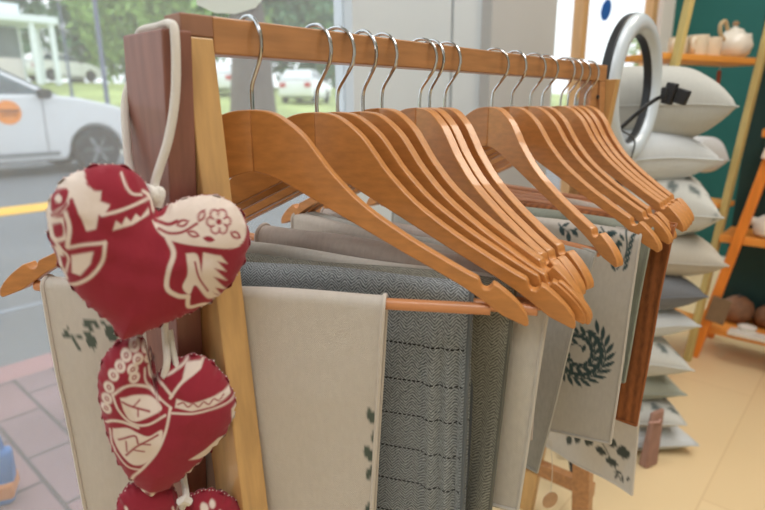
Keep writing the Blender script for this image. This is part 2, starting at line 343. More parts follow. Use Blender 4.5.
# cars
def car(name, s, w, rot, body, label, scale=1., flip=False, logo=False, near=True):
    t = thing(name, W(s, w, GZ-.03 if w > -11 else park_z(w)), RACKROT+rot, label, 'car', 'cars in the street')
    bm_ = mat('car_paint_%d_%d_%d' % body, body, .3, coat=.6, metal=.15); gl = mat('car_glass', (62, 82, 92), .08, var=.4, vscale=3, spec=.8); bl = mat('tyre_rubber', (40, 42, 46), .8); si = mat('wheel_silver', (150, 154, 160), .35, metal=.6)
    lower = [(-2.05, .42), (-2.0, .30), (-1.62, .26)]
    arch = lambda cx: [(cx-.37*cos(a), .30+.37*sin(a)) for a in np.linspace(.05, pi-.05, 13)]
    lower += arch(-1.22)+[(-.80, .2), (.85, .2)]+arch(1.28)+[(1.72, .28), (1.98, .32), (2.02, .5), (1.98, .70), (1.86, .86), (1.5, .97), (1.1, 1.055), (.86, 1.08), (.5, 1.09), (-1.7, 1.09), (-2.0, 1.0)]
    MB().prism(lower, lambda x, z: (x, -.82, z), lambda x, z: (x, .82, z)).build('body', bm_, t, bevel=.05, ang=30)
    cab = [(.92, 1.05), (.05, 1.50), (-.2, 1.54), (-1.45, 1.52), (-1.92, 1.07)]
    MB().prism(cab, lambda x, z: (x, -.76+.16*(z-1.07)/.45, z), lambda x, z: (x, .76-.16*(z-1.07)/.45, z)).build('cabin', bm_, t, bevel=.05)
    for y in (-1, 1):
        yy = lambda z: y*(.765-.16*(z-1.07)/.45)
        for q in ([(.70, 1.09), (.06, 1.43), (-.38, 1.45), (-.38, 1.09)], [(-.46, 1.09), (-.46, 1.45), (-1.3, 1.45), (-1.62, 1.11)]):
            MB().prism(q, lambda x, z: (x, yy(z), z), lambda x, z: (x, yy(z)+y*.012, z)).build('side_window', gl, t)
        MB().box((.64, y*.9, 1.10), (.16, .16, .12)).build('mirror', bl, t, bevel=.03)
        MB().box((-.05, y*.825, .3), (1.6, .02, .06)).build('sill_strip', mat('car_trim_grey', (120, 124, 128), .6), t)
        for x in (.62, -.42): MB().box((x, y*.822, .66), (.008, .008, .74)).build('door_seam', mat('door_gap', (90, 94, 98), .7), t)
        MB().box((-.2, y*.83, .86), (.2, .02, .035)).build('door_handle', bm_, t, bevel=.005)
    for x in (1.28, -1.22):
        for y in (-1, 1):
            wl = MB().lathe([(.2, -.1), (.29, -.1), (.32, -.07), (.32, .07), (.29, .1), (.2, .1)], (x, y*.74, .32), 28, 'Y').build('wheel', bl, t)
            r = MB().lathe([(.0, -.085), (.2, -.085), (.2, .085), (.0, .085)], (x, y*.74, .32), 28, 'Y')
            r.build('rim', mat('rim_dark', (84, 88, 94), .5, metal=.4), wl)
            sp = MB()
            for k in range(6):
                a = k*pi/3; sp.box((x+.1*cos(a), y*.74+y*.09, .32+.1*sin(a)), (.2, .02, .05), ry=-a)
            sp.build('spokes', si, wl)
    for y in (-.55, .55): MB().box((1.9, y, .76), (.22, .4, .14)).build('headlight', mat('headlight', (220, 226, 230), .15), t, bevel=.03)
    for y in (-.6, .6): MB().box((-2.0, y, .8), (.1, .3, .22)).build('tail_light', mat('tail_red', (190, 40, 36), .3), t, bevel=.02)
    MB().prism([(.86, 1.09), (.10, 1.47), (.06, 1.47), (.82, 1.09)], lambda x, z: (x+.05, -.62, z), lambda x, z: (x+.05, .62, z)).build('windscreen', gl, t)
    if logo:
        MB().lathe([(.0, 0), (.155, 0), (.155, .006), (0, .006)], (.2, -.826, .86), 32, 'Y').build('door_emblem', mat('emblem_orange', (242, 142, 40), .5), t)
        e = MB(); pts = [(.07+.26*k/16, -.833, .88+.018*sin(k*2.1)) for k in range(17)]; e.tube(pts, .011, 6)
        e.tube([(.11, -.833, .82), (.2, -.833, .832), (.3, -.833, .82)], .008, 6).build('emblem_lettering', mat('emblem_dark', (120, 64, 24), .6), t)
    return t
car('silver_car', 1.98, -9.15, 0, (206, 208, 212), 'silver hatchback with round orange door emblem driving past the window', logo=True)
car('parked_car', at_px(219, -27), -27, .9, (238, 240, 242), 'white parked car left of the tree trunk across the street')
car('parked_car', at_px(305, -22), -22, .6, (236, 238, 240), 'white parked car seen between second and third hanger hooks')
car('parked_car', at_px(60, -36), -36, .3, (232, 232, 226), 'pale parked car beyond the kiosk at far left')
sx_ = W(26, -6.6)
car('parked_car', 25, -6.6, pi, (222, 70, 66), 'red car far down the street seen through right-hand window')
# far facades down the street, seen in the right-hand window
fac = mat('facade_pale', (244, 243, 240), .8, var=.06, vscale=.3)
t = thing('street_building', W(44, -4.5, GZ), RACKROT, 'pale building far down the street in the right-hand window', 'building')
MB().box((0, 0, 4.5), (6, 5.5, 9)).build('wall', fac, t)
for k in range(3):
    for j in range(3): MB().box((-3.02, -1.8+k*1.8, 1.7+j*2.6), (.06, 1.0, 1.5)).build('window', mat('far_glass', (176, 192, 200), .2), t)
tree(48, -14, 6, .2, 2.4, 1, 'green tree beside the far building in right-hand window', n=900)
# frosted leaf decals and blue mark on glass
frost = mat('frosted_decal', (214, 226, 224), .7)
gl_w = WIN-.013
for poly, lb in (([(266, -30), (262, 0), (255, 8), (235, 14), (215, 13), (197, 5), (190, -30)], 'frosted round leaf sticker on the window glass above first hook'),
                 ([(345, -30), (344, 0), (350, 8), (360, 16), (369, 20), (370, 12), (368, 0), (366, -30)], 'pointed frosted leaf sticker on glass beside the grey pier')):
    nn = np.array([V[0], V[1], 0.]); q = [on_plane(x, y, W(0, gl_w), nn) for x, y in poly]; c = np.mean(q, axis=0)
    o = MB().add([p-c for p in q]+[p-c+nn*.001 for p in q], [tuple(range(len(q))), tuple(range(len(q), 2*len(q)))[::-1]]+[(i, (i+1) % len(q), len(q)+(i+1) % len(q), len(q)+i) for i in range(len(q))]).build('glass_sticker', frost, smooth=False)
    o.location = c; tag(o, lb, 'sticker', 'stickers on the window')
nn = np.array([V[0], V[1], 0.]); q = [on_plane(606+5*cos(a)+2*sin(a), 10-11*sin(a), W(0, WIN-.02), nn) for a in np.linspace(0, 2*pi, 20)[:-1]]; c = np.mean(q, axis=0)
o = MB().add([p-c for p in q]+[p-c+nn*.001 for p in q], [tuple(range(19)), tuple(range(19, 38))[::-1]]+[(i, (i+1) % 19, 19+(i+1) % 19, 19+i) for i in range(19)]).build('glass_sticker', mat('sticker_blue', (40, 96, 180), .5), smooth=False)
o.location = c; tag(o, 'blue oval sticker on right-hand window beside the ring light', 'sticker', 'stickers on the window')
# small blue bundle on the pavement
g0 = on_plane(-2, 500, (0, 0, GZ), np.array([0, 0, 1.]))
t = thing('shopping_bag', (g0[0], g0[1], GZ), .4, 'blue and orange bag standing on brick pavement at lower left', 'bag')
MB().hexa([(-.04, -.035, 0), (.04, -.035, 0), (.04, .035, 0), (-.04, .035, 0)], [(-.046, -.02, .13), (.046, -.02, .13), (.046, .02, .13), (-.046, .02, .13)]).build('bag_body', mat('bag_blue', (52, 112, 178), .5, var=.3, vscale=20), t, bevel=.012)
MB().box((0, 0, .035), (.086, .074, .04)).build('band', mat('bag_orange', (206, 128, 70), .6), t, bevel=.008)
MB().tube(spline([(-.028, 0, .12), (-.02, 0, .17), (.02, 0, .17), (.028, 0, .12)]), .006, 6).build('handle', mat('bag_blue', (52, 112, 178)), t)

# ------------------------------------------------------------------ clothes rack
wood_o = mat('rail_wood', (176, 124, 78), .42, var=.22, vscale=14, stretch=(1.2, 9, 9), coat=.25)
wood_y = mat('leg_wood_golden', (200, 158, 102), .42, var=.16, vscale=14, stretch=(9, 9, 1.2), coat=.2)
wood_b = mat('leg_wood_shaded_brown', (140, 92, 78), .5, var=.2, vscale=14, stretch=(9, 9, 1.2), coat=.15)  # reddish brown leg wood, its shade put into the colour
RL = .735
rack = thing('clothes_rack', W(0, 0, 0), RACKROT, 'wooden folding A-frame rail holding wooden hangers and towels', 'clothes rack')
zt = RAILTOP
def sw(s, w, z): return (s, -w, z)
MB().hexa([sw(.0235, 0, zt-.025), sw(RL+.02, 0, zt-.025), sw(RL+.02, -.022, zt-.025), sw(.0235, -.022, zt-.025)], [sw(.0235, 0, zt), sw(RL+.02, 0, zt), sw(RL+.02, -.022, zt), sw(.0235, -.022, zt)]).build('rail', wood_o, rack, smooth=False, bevel=.0012)
MB().box(sw(.0115, -.011, zt-.0072), (.0245, .022, .0144)).build('rail_end', mat('rail_end_grain', (146, 104, 80), .55, var=.2, vscale=40), rack, smooth=False, bevel=.001)
def leg(name, s0, s1, wt0, wt1, ztop, slope, m):
    d = -slope*ztop if slope < 0 else -slope*ztop
    wb0, wb1 = wt0+d*-1, wt1+d*-1
    return MB().hexa([sw(s0, wb1, 0), sw(s1, wb1, 0), sw(s1, wb0, 0), sw(s0, wb0, 0)], [sw(s0, wt1, ztop), sw(s1, wt1, ztop), sw(s1, wt0, ztop), sw(s0, wt0, ztop)]).build(name, m, rack, smooth=False, bevel=.0012)
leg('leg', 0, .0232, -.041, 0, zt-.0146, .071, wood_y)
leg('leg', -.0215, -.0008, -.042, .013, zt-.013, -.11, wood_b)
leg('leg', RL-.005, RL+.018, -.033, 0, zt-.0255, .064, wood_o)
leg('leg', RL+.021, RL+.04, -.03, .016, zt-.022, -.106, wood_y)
MB().box(sw(RL+.03, -.03, .115), (.018, .15, .03)).build('crossbar', wood_o, rack, smooth=False, bevel=.001)
MB().box(sw(RL+.03, -.04, .30), (.018, .11, .03)).build('crossbar', wood_o, rack, smooth=False, bevel=.001)
MB().box(sw(.0115, -.055, .115), (.0225, .16, .03)).build('crossbar', wood_y, rack, smooth=False, bevel=.001)
MB().lathe([(0, -.001), (.0035, -.001), (.0035, .001), (0, .001)], sw(RL-.012, .001, zt-.05), 12, 'Y').build('screw', mat('screw_dark', (40, 36, 34), .5), rack)
MB().box(sw(RL-.02, -.012, zt-.045), (.026, .02, .04)).build('corner_block', wood_o, rack, smooth=False, bevel=.001)

# ------------------------------------------------------------------ hangers
AL, DROP, HD, HW = .1815, .1507, .0632, .2225
hw_m = mat('hanger_wood', (190, 126, 64), .42, var=.16, vscale=26, stretch=(2, 9, 8), coat=.22)
chrome = mat('chrome', (190, 192, 194), .18, metal=1.)
barw = mat('hanger_bar_wood', (204, 138, 90), .4, var=.12, vscale=25, stretch=(1, 9, 9), coat=.3)
top = [(0, 0), (.0138, -.0012), (.0268, -.006), (.0435, -.018), (.0560, -.0325), (.0676, -.0465), (.0919, -.069), (.1238, -.0895), (.150, -.1035), (.1700, -.1135), (.1815, -.1186)]
notch = [(.1832, -.1212), (.1838, -.1240), (.1860, -.1262), (.1890, -.1262), (.1912, -.1245), (.1925, -.1215)]
tipc = [(.1955, -.1225), (.204, -.1285), (.2115, -.1352), (.2175, -.1430), (.2185, -.1490), (.2165, -.1507)]
bot = [(.200, -.1445), (.1702, -.1256), (.1238, -.1031), (.0751, -.0790), (.0326, -.0582), (.0140, -.0505), (0, -.0478)]
prof = [tuple(q) for q in spline(top, 3)]+notch+[tuple(q) for q in spline(tipc, 3)]+[tuple(q) for q in spline(bot, 3)]
TH = .0115
def arm(sg):
    mb = MB(); t = TH/2
    mp = lambda off: (lambda r, z: (sg*r*cos(AL), -r*sin(AL)+off, z))
    return mb.prism(prof, mp(-t), mp(t))
def hook_path():
    R = .0192; cz = .0485; pts = [(0, 0, -.004), (0, 0, .010), (.002, 0, .019), (.009, 0, .028), (.0165, 0, .0375), (.0190, 0, .0455)]
    pts = [tuple(q) for q in spline(pts, 4)]
    pts += [(R*cos(a), 0, cz+R*sin(a)) for a in np.linspace(.02, pi+.25, 18)]
    return pts
hg = thing('wooden_hanger', (0, 0, 0), 0, '-', 'hanger', 'wooden hangers along the rail')
arm(-1).build('hanger_arm', hw_m, hg, bevel=.0022); arm(1).build('hanger_arm', hw_m, hg, bevel=.0022)
hk = MB().tube(hook_path(), .0016, 8).build('hook', chrome, hg)
YB, ZB = -.19*sin(AL), -.1425
MB().tube([(-.188, YB, ZB), (.188, YB, ZB)], .0045, 12).build('bar', barw, hg)
HG = [(.060, .17), (.127, .31), (.152, .36), (.185, .50), (.212, .60), (.272, .84), (.289, .85), (.317, .88), (.417, .95), (.466, .77), (.517, .80), (.552, .85), (.612, .88), (.637, .91), (.664, .94), (.702, .99)]
HL = ['wooden hanger nearest the camera, holding the plain cream towel', 'wooden hanger second from the near end, over the grey herringbone towel', 'wooden hanger third from the near end, tip tucked behind the second',
      'wooden hanger fourth from the near end, over a cream towel', 'wooden hanger fifth from the near end, over a beige towel', 'wooden hanger sixth from the near end, broad face showing, first of a close trio',
      'wooden hanger seventh from the near end, middle of a close trio', 'wooden hanger eighth from the near end, last of a close trio', 'wooden hanger standing alone mid-rail, tip over wreath-print towel',
      'wooden hanger tenth from the near end, holding the wreath-print towel', 'wooden hanger eleventh from the near end, holding a green-grey towel', 'wooden hanger twelfth from near end, over the rust-brown cloth',
      'wooden hanger fourth from the far end of the rail', 'wooden hanger third from the far end of the rail', 'wooden hanger second from the far end of the rail', 'wooden hanger at the very far end of the rail']
def hpos(i):
    p = W(HG[i][0], -.011, RAILTOP-HD); return p
HO = []
for i, (s, th) in enumerate(HG):
    o = hg if i == 0 else copy_thing(hg, (0, 0, 0))
    o.location = hpos(i); o.rotation_euler.z = -th; o['label'] = HL[i]
    for c in o.children:
        if c.name.split('.')[0] == 'hook': c.rotation_euler.z = th-PSI+(.12*((i*7) % 3-1))
    if i in (1, 2, 3): o.scale = (1.045,)*3; o.location.z -= HD*.045*0+.0028
    HO.append(o)

# ------------------------------------------------------------------ towels on the hanger bars
def towel(i, name, label, x0, x1, front, back, m, thick=.003, wave=.004, nw=3, taper=(0, 0), nu=40, nt=90, prints=None, sag=0., rr=.0075, ph=0., cat='towel', round_end=0., layers=1, hem=True, zoff=0., inset=0., pleat=0., bslope=0.):
    L_arc = pi*rr; uu = np.linspace(0, 1, nu+1); tt = np.linspace(-back-L_arc/2, front+L_arc/2, nt+1)
    verts = []; UVs = []; nn_ = []
    for lay in range(layers):
        r_ = rr-lay*.0035 if layers > 1 else rr
        base = len(verts)
        for t in tt:
            for u_ in uu:
                xe = x1-inset if t < 0 else x1; x = x0+(xe-x0)*u_
                a = min(max(t/(L_arc/2), -1), 1)*pi/2; hang = max(0., abs(t)-L_arc/2)
                y = YB-sin(a)*r_; z = ZB+cos(a)*r_-hang+zoff
                f_ = 1 if t > 0 else -1
                k = min(1, hang/.08)
                y -= f_*k*(wave*sin(nw*2*pi*u_+ph+lay+.8*hang/.1)+wave*.4*sin(nw*5.3*u_+2*ph+3*hang/.1)); y -= (wave*.3*k if f_ > 0 else -wave*.3*k)
                if pleat and u_ > .86 and f_ > 0: y -= pleat*k*abs(sin((u_-.86)/.14*2.5*pi))
                y = min(y, YB-.0062) if (f_ > 0 and hang > 0) else (max(y, YB+.0062) if hang > 0 else y)
                x += (taper[0]*(1-u_)+taper[1]*u_)*hang
                z -= bslope*(1-u_)*hang/front if f_ > 0 else 0
                z += sag*sin(pi*u_)*-1
                if round_end and f_ > 0: z += round_end*(max(0, (u_-.75)/.25)**2)*min(1, hang/front)
                z += .0012*sin(9*u_+ph*3)*(1-k)
                verts.append((x, y+(lay*.002 if f_ > 0 else -lay*.002), z)); UVs.append((x, t)); nn_.append((x, ZB-(t-L_arc/2) if f_ > 0 else 9))
    n1 = nu+1; per = (nt+1)*n1
    faces = [(l*per+j*n1+i_, l*per+j*n1+i_+1, l*per+(j+1)*n1+i_+1, l*per+(j+1)*n1+i_) for l in range(layers) for j in range(nt) for i_ in range(nu)]
    me = bpy.data.meshes.new(name); me.from_pydata(verts, [], faces); me.update(); me.materials.append(m)
    uvl = me.uv_layers.new(name='UVMap'); li = np.zeros(len(me.loops), np.int32); me.loops.foreach_get('vertex_index', li)
    uvl.data.foreach_set('uv', np.array(UVs, np.float32)[li].ravel())
    for p in me.polygons: p.use_smooth = True
    if prints is not None:
        set_print(me, paint(np.array(nn_), prints, .0012))
    o = bpy.data.objects.new(name, me); COL.objects.link(o); o.location = hpos(i); o.rotation_euler.z = -HG[i][1]
    sm = o.modifiers.new('thick', 'SOLIDIFY'); sm.thickness = thick; sm.offset = 1
    bv = o.modifiers.new('soft', 'BEVEL'); bv.width = thick*.3; bv.segments = 2; bv.limit_method = 'ANGLE'; bv.angle_limit = radians(60)
    tag(o, label, cat, 'towels hung on the rack')
    if hem:     # stitched hem rope down both selvedges and along the front bottom edge
        idx = [j*n1+nu for j in range(nt+1)]; h = MB().tube([Vector(verts[k])+Vector((0, 0, 0)) for k in idx], thick*.62, 6)
        idx = [j*n1 for j in range(nt+1)]; h.tube([Vector(verts[k]) for k in idx], thick*.62, 6)
        h.tube([Vector(verts[nt*n1+k]) for k in range(n1)], thick*.62, 6)
        ho = h.build('hem', m, o)
    return o
INK = (84, 94, 84)
cream = cloth_mat('cream_cotton', (208, 200, 190), INK, var=.06)
herr = cloth_mat('herringbone', (178, 184, 186), kind='herringbone', rgb2=(44, 50, 54))
olive = cloth_mat('olive_twill', (168, 166, 152), kind='twill', rgb2=(66, 66, 58))
beige = cloth_mat('beige_linen', (196, 184, 172), var=.12)
beige2 = cloth_mat('pinkish_beige_linen', (198, 184, 174), var=.12)
greyl = cloth_mat('grey_linen', (190, 188, 180), var=.14)
wreath_m = cloth_mat('pale_grey_linen', (206, 200, 190), (58, 78, 80), var=.08)
greeng = cloth_mat('green_grey_cotton', (160, 166, 152), var=.1)
white_c = cloth_mat('white_cotton', (216, 208, 196), (72, 78, 72), var=.06)
rust = cloth_mat('rust_brown_cloth', (176, 108, 62), var=.28, rib=.011)
def leaf(c, ln, wd_, deg, v=1): return ('l', c, ln, wd_, radians(deg), v)
p1 = [('s', [(-.162, -.182), (-.150, -.184), (-.136, -.176), (-.118, -.165)], .0022, 1), ('s', [(-.154, -.184), (-.149, -.194)], .003, 1), ('s', [(-.162, -.182), (-.157, -.177)], .003, 1), leaf((-.137, -.186), .016, .010, -80), leaf((-.118, -.178), .018, .011, -70), leaf((-.137, -.170), .016, .006, 10),
      leaf((-.108, -.170), .018, .01, -40), leaf((-.116, -.158), .016, .007, 25)]
for k in range(7): p1 += [leaf((.100+.004*sin(k*2.), -.235-.017*k), .016, .008, 60 if k % 2 else 110)]
towel(0, 'cream_towel', 'plain cream cotton towel with leaf sprig nearest the camera', -.176, .1095, .42, .40, cream, thick=.0032, wave=.0025, nw=1.3, taper=(.04, -.06), prints=p1, nu=230, nt=240, ph=.5)
towel(1, 'grey_towel', 'grey herringbone towel with dark dashed lines behind cream towel', -.12, .146, .40, .40, herr, thick=.0035, wave=.003, nw=1.2, taper=(0, -.002), layers=2, rr=.0105, ph=1., pleat=.006, nu=70)
towel(2, 'olive_towel', 'olive grey ribbed towel beside the grey herringbone towel', -.15, .170, .40, .38, olive, thick=.003, wave=.007, nw=5, taper=(-.1, -.045), inset=.01, nu=110, nt=60, ph=.3, rr=.0095)
towel(3, 'linen_towel', 'cream linen towel hanging right of the olive ribbed towel', -.14, .1925, .205, .17, cloth_mat('cream_linen', (208, 202, 192), var=.1), thick=.003, wave=.003, nw=3, taper=(0, -.07), inset=.02, ph=2.)
towel(4, 'linen_towel', 'beige linen towel under the fifth hanger, left fold showing', -.138, .165, .2, .2, beige2, thick=.004, wave=.003, nw=2, rr=.0125, zoff=.005, ph=1.4)
towel(5, 'linen_towel', 'beige linen towel under the sixth hanger with stacked fold', -.19, .15, .19, .19, beige, thick=.0035, wave=.003, nw=2, rr=.009, ph=.2)
towel(6, 'linen_towel', 'grey-beige linen towel under the seventh hanger', -.185, .15, .19, .19, greyl, thick=.0035, wave=.002, nw=2, rr=.0085, ph=.5)
towel(7, 'linen_towel', 'pinkish beige linen towel under the eighth hanger', -.19, .155, .19, .19, beige2, thick=.0035, wave=.003, nw=2, rr=.0095, ph=.9)
towel(8, 'grey_towel', 'mid-grey linen towel under the lone mid-rail hanger', -.15, .188, .275, .18, greyl, thick=.0028, wave=.0035, nw=2, taper=(0, -.17), inset=.04, zoff=-.004, ph=.7)
# wreath print
def wreath(cx, cz, r):
    it = []; T = np.linspace(0, 1, 46); A_ = .4+T*2*pi*2.1; RR = .007+(r-.007)*T**.85
    it.append(('s', [(cx+q*cos(a), cz+q*sin(a)) for q, a in zip(RR[::2], A_[::2])], .0017, 1))
    th_ = 0.
    while th_ < 1:
        q = .007+(r-.007)*th_**.85; a = .4+th_*2*pi*2.1; ln = .010+.009*th_
        for sg in (1, -1):
            d = a+sg*.95; ex = cx+q*cos(a)+sg*ln*.48*cos(d); ez = cz+q*sin(a)+sg*ln*.48*sin(d)
            if sg > 0 or th_ > .2: it.append(leaf((ex, ez), ln*(1 if sg > 0 else .8), .0052, math.degrees(d)))
        th_ += .0085/(2*pi*2.1*max(q, .006))
    return it
p6 = wreath(.136, -.284, .0365)+wreath(-.03, -.287, .036)
p6 += [('s', [(.176, -.130), (.181, -.147), (.180, -.163), (.173, -.177)], .0018, 1), ('s', [(.148, -.132), (.158, -.143), (.168, -.158)], .0018, 1), ('s', [(.098, -.136), (.110, -.143), (.125, -.138)], .0018, 1)]
for k in range(6): p6 += [leaf((.186-.0008*k, -.137-.0072*k), .011, .0038, 60), leaf((.1745-.0012*k, -.141-.0070*k), .010, .0036, 130)]
p6 += [leaf((.152, -.146), .017, .008, -70), leaf((.162, -.139), .015, .0075, 20), leaf((.162, -.156), .016, .0075, -75), leaf((.144, -.141), .012, .006, -110), leaf((.171, -.150), .012, .006, 40),
       leaf((.104, -.144), .013, .006, -60), leaf((.113, -.150), .013, .006, -80), leaf((.120, -.144), .012, .006, -40), leaf((.107, -.136), .010, .005, 40)]
for k in range(7): p6 += [leaf((-.10+.012*k, -.150-.003*(k % 3)), .014, .006, 40+50*(k % 2))]
towel(9, 'wreath_print_towel', 'pale linen towel printed with a dark green leaf wreath', -.17, .1935, .248, .22, wreath_m, thick=.003, wave=.003, nw=1.6, taper=(0, -.02), prints=p6, nu=320, nt=240, ph=2.1, rr=.0095, inset=.03, bslope=.09)
towel(10, 'folded_towel', 'green-grey towel with rounded lower fold behind the wreath towel', -.16, .194, .200, .2, greeng, thick=.003, wave=.002, nw=1, taper=(0, -.05), ph=.4, rr=.0105, round_end=.012, inset=.03)
towel(11, 'folded_cloth', 'rust-brown striped cloth hanging at the far end of the rack', -.06, .2135, .255, .24, rust, thick=.003, wave=.003, nw=2, taper=(0, -.05), ph=1.1, cat='cloth', rr=.01, inset=.03)
p9 = [leaf((.121, -.482), .018, .013, 20), leaf((.115, -.503), .020, .014, 60), leaf((.148, -.489), .022, .015, -25), leaf((.134, -.512), .020, .012, -20), leaf((.168, -.497), .024, .020, 20), leaf((.152, -.522), .022, .014, 5),
      leaf((.164, -.533), .016, .005, 20), leaf((.172, -.540), .014, .004, -80), leaf((.162, -.541), .013, .004, 70), leaf((.181, -.534), .010, .004, 50), leaf((.080, -.520), .02, .012, 75), leaf((.095, -.508), .022, .012, 80),
      ('s', [(.11, -.478), (.130, -.492), (.143, -.508), (.158, -.528), (.170, -.545)], .0018, 1)]
towel(13, 'leaf_print_towel', 'white cotton towel with dark leaf print hanging lowest at the far end', .03, .168, .412, .30, white_c, thick=.003, wave=.003, nw=1.5, taper=(-.0, .055), inset=.03, prints=p9, nu=90, nt=200, ph=.2)
# kraft tag under the grey towel
tp = on_plane(550, 500, W(.5, -.0), np.array([0, 1., 0])); tg = thing('paper_tag', tuple(tp), RACKROT-.5, 'round kraft paper tag hanging on string near rack bottom', 'tag')
MB().lathe([(0, -.0006), (.0145, -.0006), (.0145, .0006), (0, .0006)], (0, 0, 0), 28, 'Y').build('disc', mat('kraft', (196, 160, 128), .85, var=.1, vscale=60), tg)
MB().tube(spline([(0, 0, .0135), (.003, .004, .05), (0, .01, .105)]), .0006, 5).build('string', mat('string', (210, 200, 184), .9), tg)

# ------------------------------------------------------------------ red fabric hearts on a cord
def heart_mat():
    m = cloth_mat('red_printed_cotton', (148, 44, 58), (218, 203, 192), var=.05, kind='felt'); return m
HPN = np.array([-.42, 1., 0.]); HPN /= np.linalg.norm(HPN); HE = np.array([HPN[1], -HPN[0], 0.])
def heart(outline, centre, items, p0, T, parent, org, depth_tilt=0.):
    out = [tuple(q) for q in spline(outline+[outline[0]], 8)[:-1]]; C = np.array(centre, float); NA, NR = 300, 84
    B = np.array(out); ang = np.arctan2(B[:, 1]-C[1], B[:, 0]-C[0]); rad = np.hypot(B[:, 0]-C[0], B[:, 1]-C[1])
    order = np.argsort(ang); ang, rad = ang[order], rad[order]
    A = np.linspace(-pi, pi, NA, endpoint=False); R = (1+.010*np.sin(A*23)+.007*np.sin(A*41+1))*np.interp(A, np.r_[ang-2*pi, ang, ang+2*pi], np.r_[rad, rad, rad])
    t = np.linspace(0, 1, NR+1)[1:]
    PX = [C]; D = [1.]
    for k in t:
        PX += [C+k*R[i]*np.array([cos(A[i]), sin(A[i])]) for i in range(NA)]
    PX = np.array(PX); tq = np.r_[0., np.repeat(t, NA)]
    # distance-aware puff: full in the lobes, pinched to a seam at the rim and at the cleft
    dist = seg_dist(PX, out+[out[0]]); dm = dist.max(); q = np.clip(dist/dm, 0, 1)
    puff = T*np.sqrt(np.clip(1-(1-q)**2.1, 0, 1))
    wr = np.sin(PX[:, 0]*.16+PX[:, 1]*.07)*.0006+np.sin(PX[:, 1]*.21-PX[:, 0]*.05)*.0005
    edge = np.clip(1-dist/7., 0, 1); aa = np.arctan2(PX[:, 1]-C[1], PX[:, 0]-C[0])
    ruff = edge*(.0013*np.sin(aa*31)+.0008*np.sin(aa*53+1))
    pts = np.array([on_plane(x, y, p0, HPN) for x, y in PX])
    front = pts-HPN*(puff+wr*q+ruff)[:, None]; back = pts+HPN*(puff*.85-ruff+.0006)[:, None]
    V_ = np.r_[front, back]-org; n0 = len(PX); F = []
    for o_, fl in ((0, 0), (n0, 1)):
        for i in range(NA):
            j = (i+1) % NA; f = (o_, o_+1+i, o_+1+j); F.append(f[::-1] if fl else f)
            for k in range(NR-1):
                f = (o_+1+k*NA+i, o_+1+(k+1)*NA+i, o_+1+(k+1)*NA+j, o_+1+k*NA+j); F.append(f[::-1] if fl else f)
    k0 = 1+(NR-1)*NA
    for i in range(NA): j = (i+1) % NA; F.append((k0+i, n0+k0+i, n0+k0+j, k0+j))
    me = bpy.data.meshes.new('heart'); me.from_pydata([tuple(q_) for q_ in V_], [], F); me.update(); me.materials.append(heart_mat())
    bm = bmesh.new(); bm.from_mesh(me); bmesh.ops.recalc_face_normals(bm, faces=bm.faces); bm.to_mesh(me); bm.free()
    for p in me.polygons: p.use_smooth = True
    uvl = me.uv_layers.new(name='UVMap'); li = np.zeros(len(me.loops), np.int32); me.loops.foreach_get('vertex_index', li)
    uvp = np.c_[V_ @ HE, V_[:, 2]].astype(np.float32); uvl.data.foreach_set('uv', uvp[li].ravel())
    val = paint(PX, items, 1.6); set_print(me, np.r_[val, val*0+.0])
    o = bpy.data.objects.new('heart', me); COL.objects.link(o); o.parent = parent
    # frayed cream seam thread round the rim
    zs = MB()
    for i in range(0, NA, 3):
        b_ = pts[k0+i]-org; a_ = A[i]+random.uniform(-.5, .5); d_ = HE*cos(a_)*.0022+np.array([0, 0, -1])*sin(a_)*.0022
        zs.tube([b_-d_*.6, b_+d_*random.uniform(.1, .6)+HPN*random.uniform(-.0012, .0006)], .0006, 4)
    zs.build('frayed_seam', mat('seam_thread', (214, 190, 184), .9), o)
    return o
H0 = on_plane(155, 205, W(-.052, .002, .8), HPN)
gar = thing('heart_garland', tuple(H0), 0, 'string of red and cream stuffed fabric hearts hung over the brown post', 'ornament')
c1 = lambda l: [(30+x/2.55, 150+y/2.55) for x, y in l]
c2 = lambda l: [(80+x/2.755, 325+y/2.755) for x, y in l]
def conv(items, f, k):
    r = []
    for it in items:
        if it[0] == 'f': r.append(('f', f(it[1]), it[2])+tuple(it[3:]))
        elif it[0] == 's': r.append(('s', f(it[1]), it[2]/k, it[3]))
        elif it[0] == 'c': r.append(('c', f([it[1]])[0], it[2]/k, it[3]))
        else: r.append(('l', f([it[1]])[0], it[2]/k, it[3]/k, radians(it[4]), it[5]))
    return r
out1 = [(158, 211), (172, 203), (190, 197), (212, 195), (232, 202), (245, 218), (249, 240), (243, 262), (230, 284), (205, 304), (175, 318), (148, 330), (122, 338), (110, 322), (88, 304), (70, 283), (58, 260), (49, 234), (48, 208), (56, 187), (74, 173), (96, 165), (120, 165), (138, 174), (150, 192)]
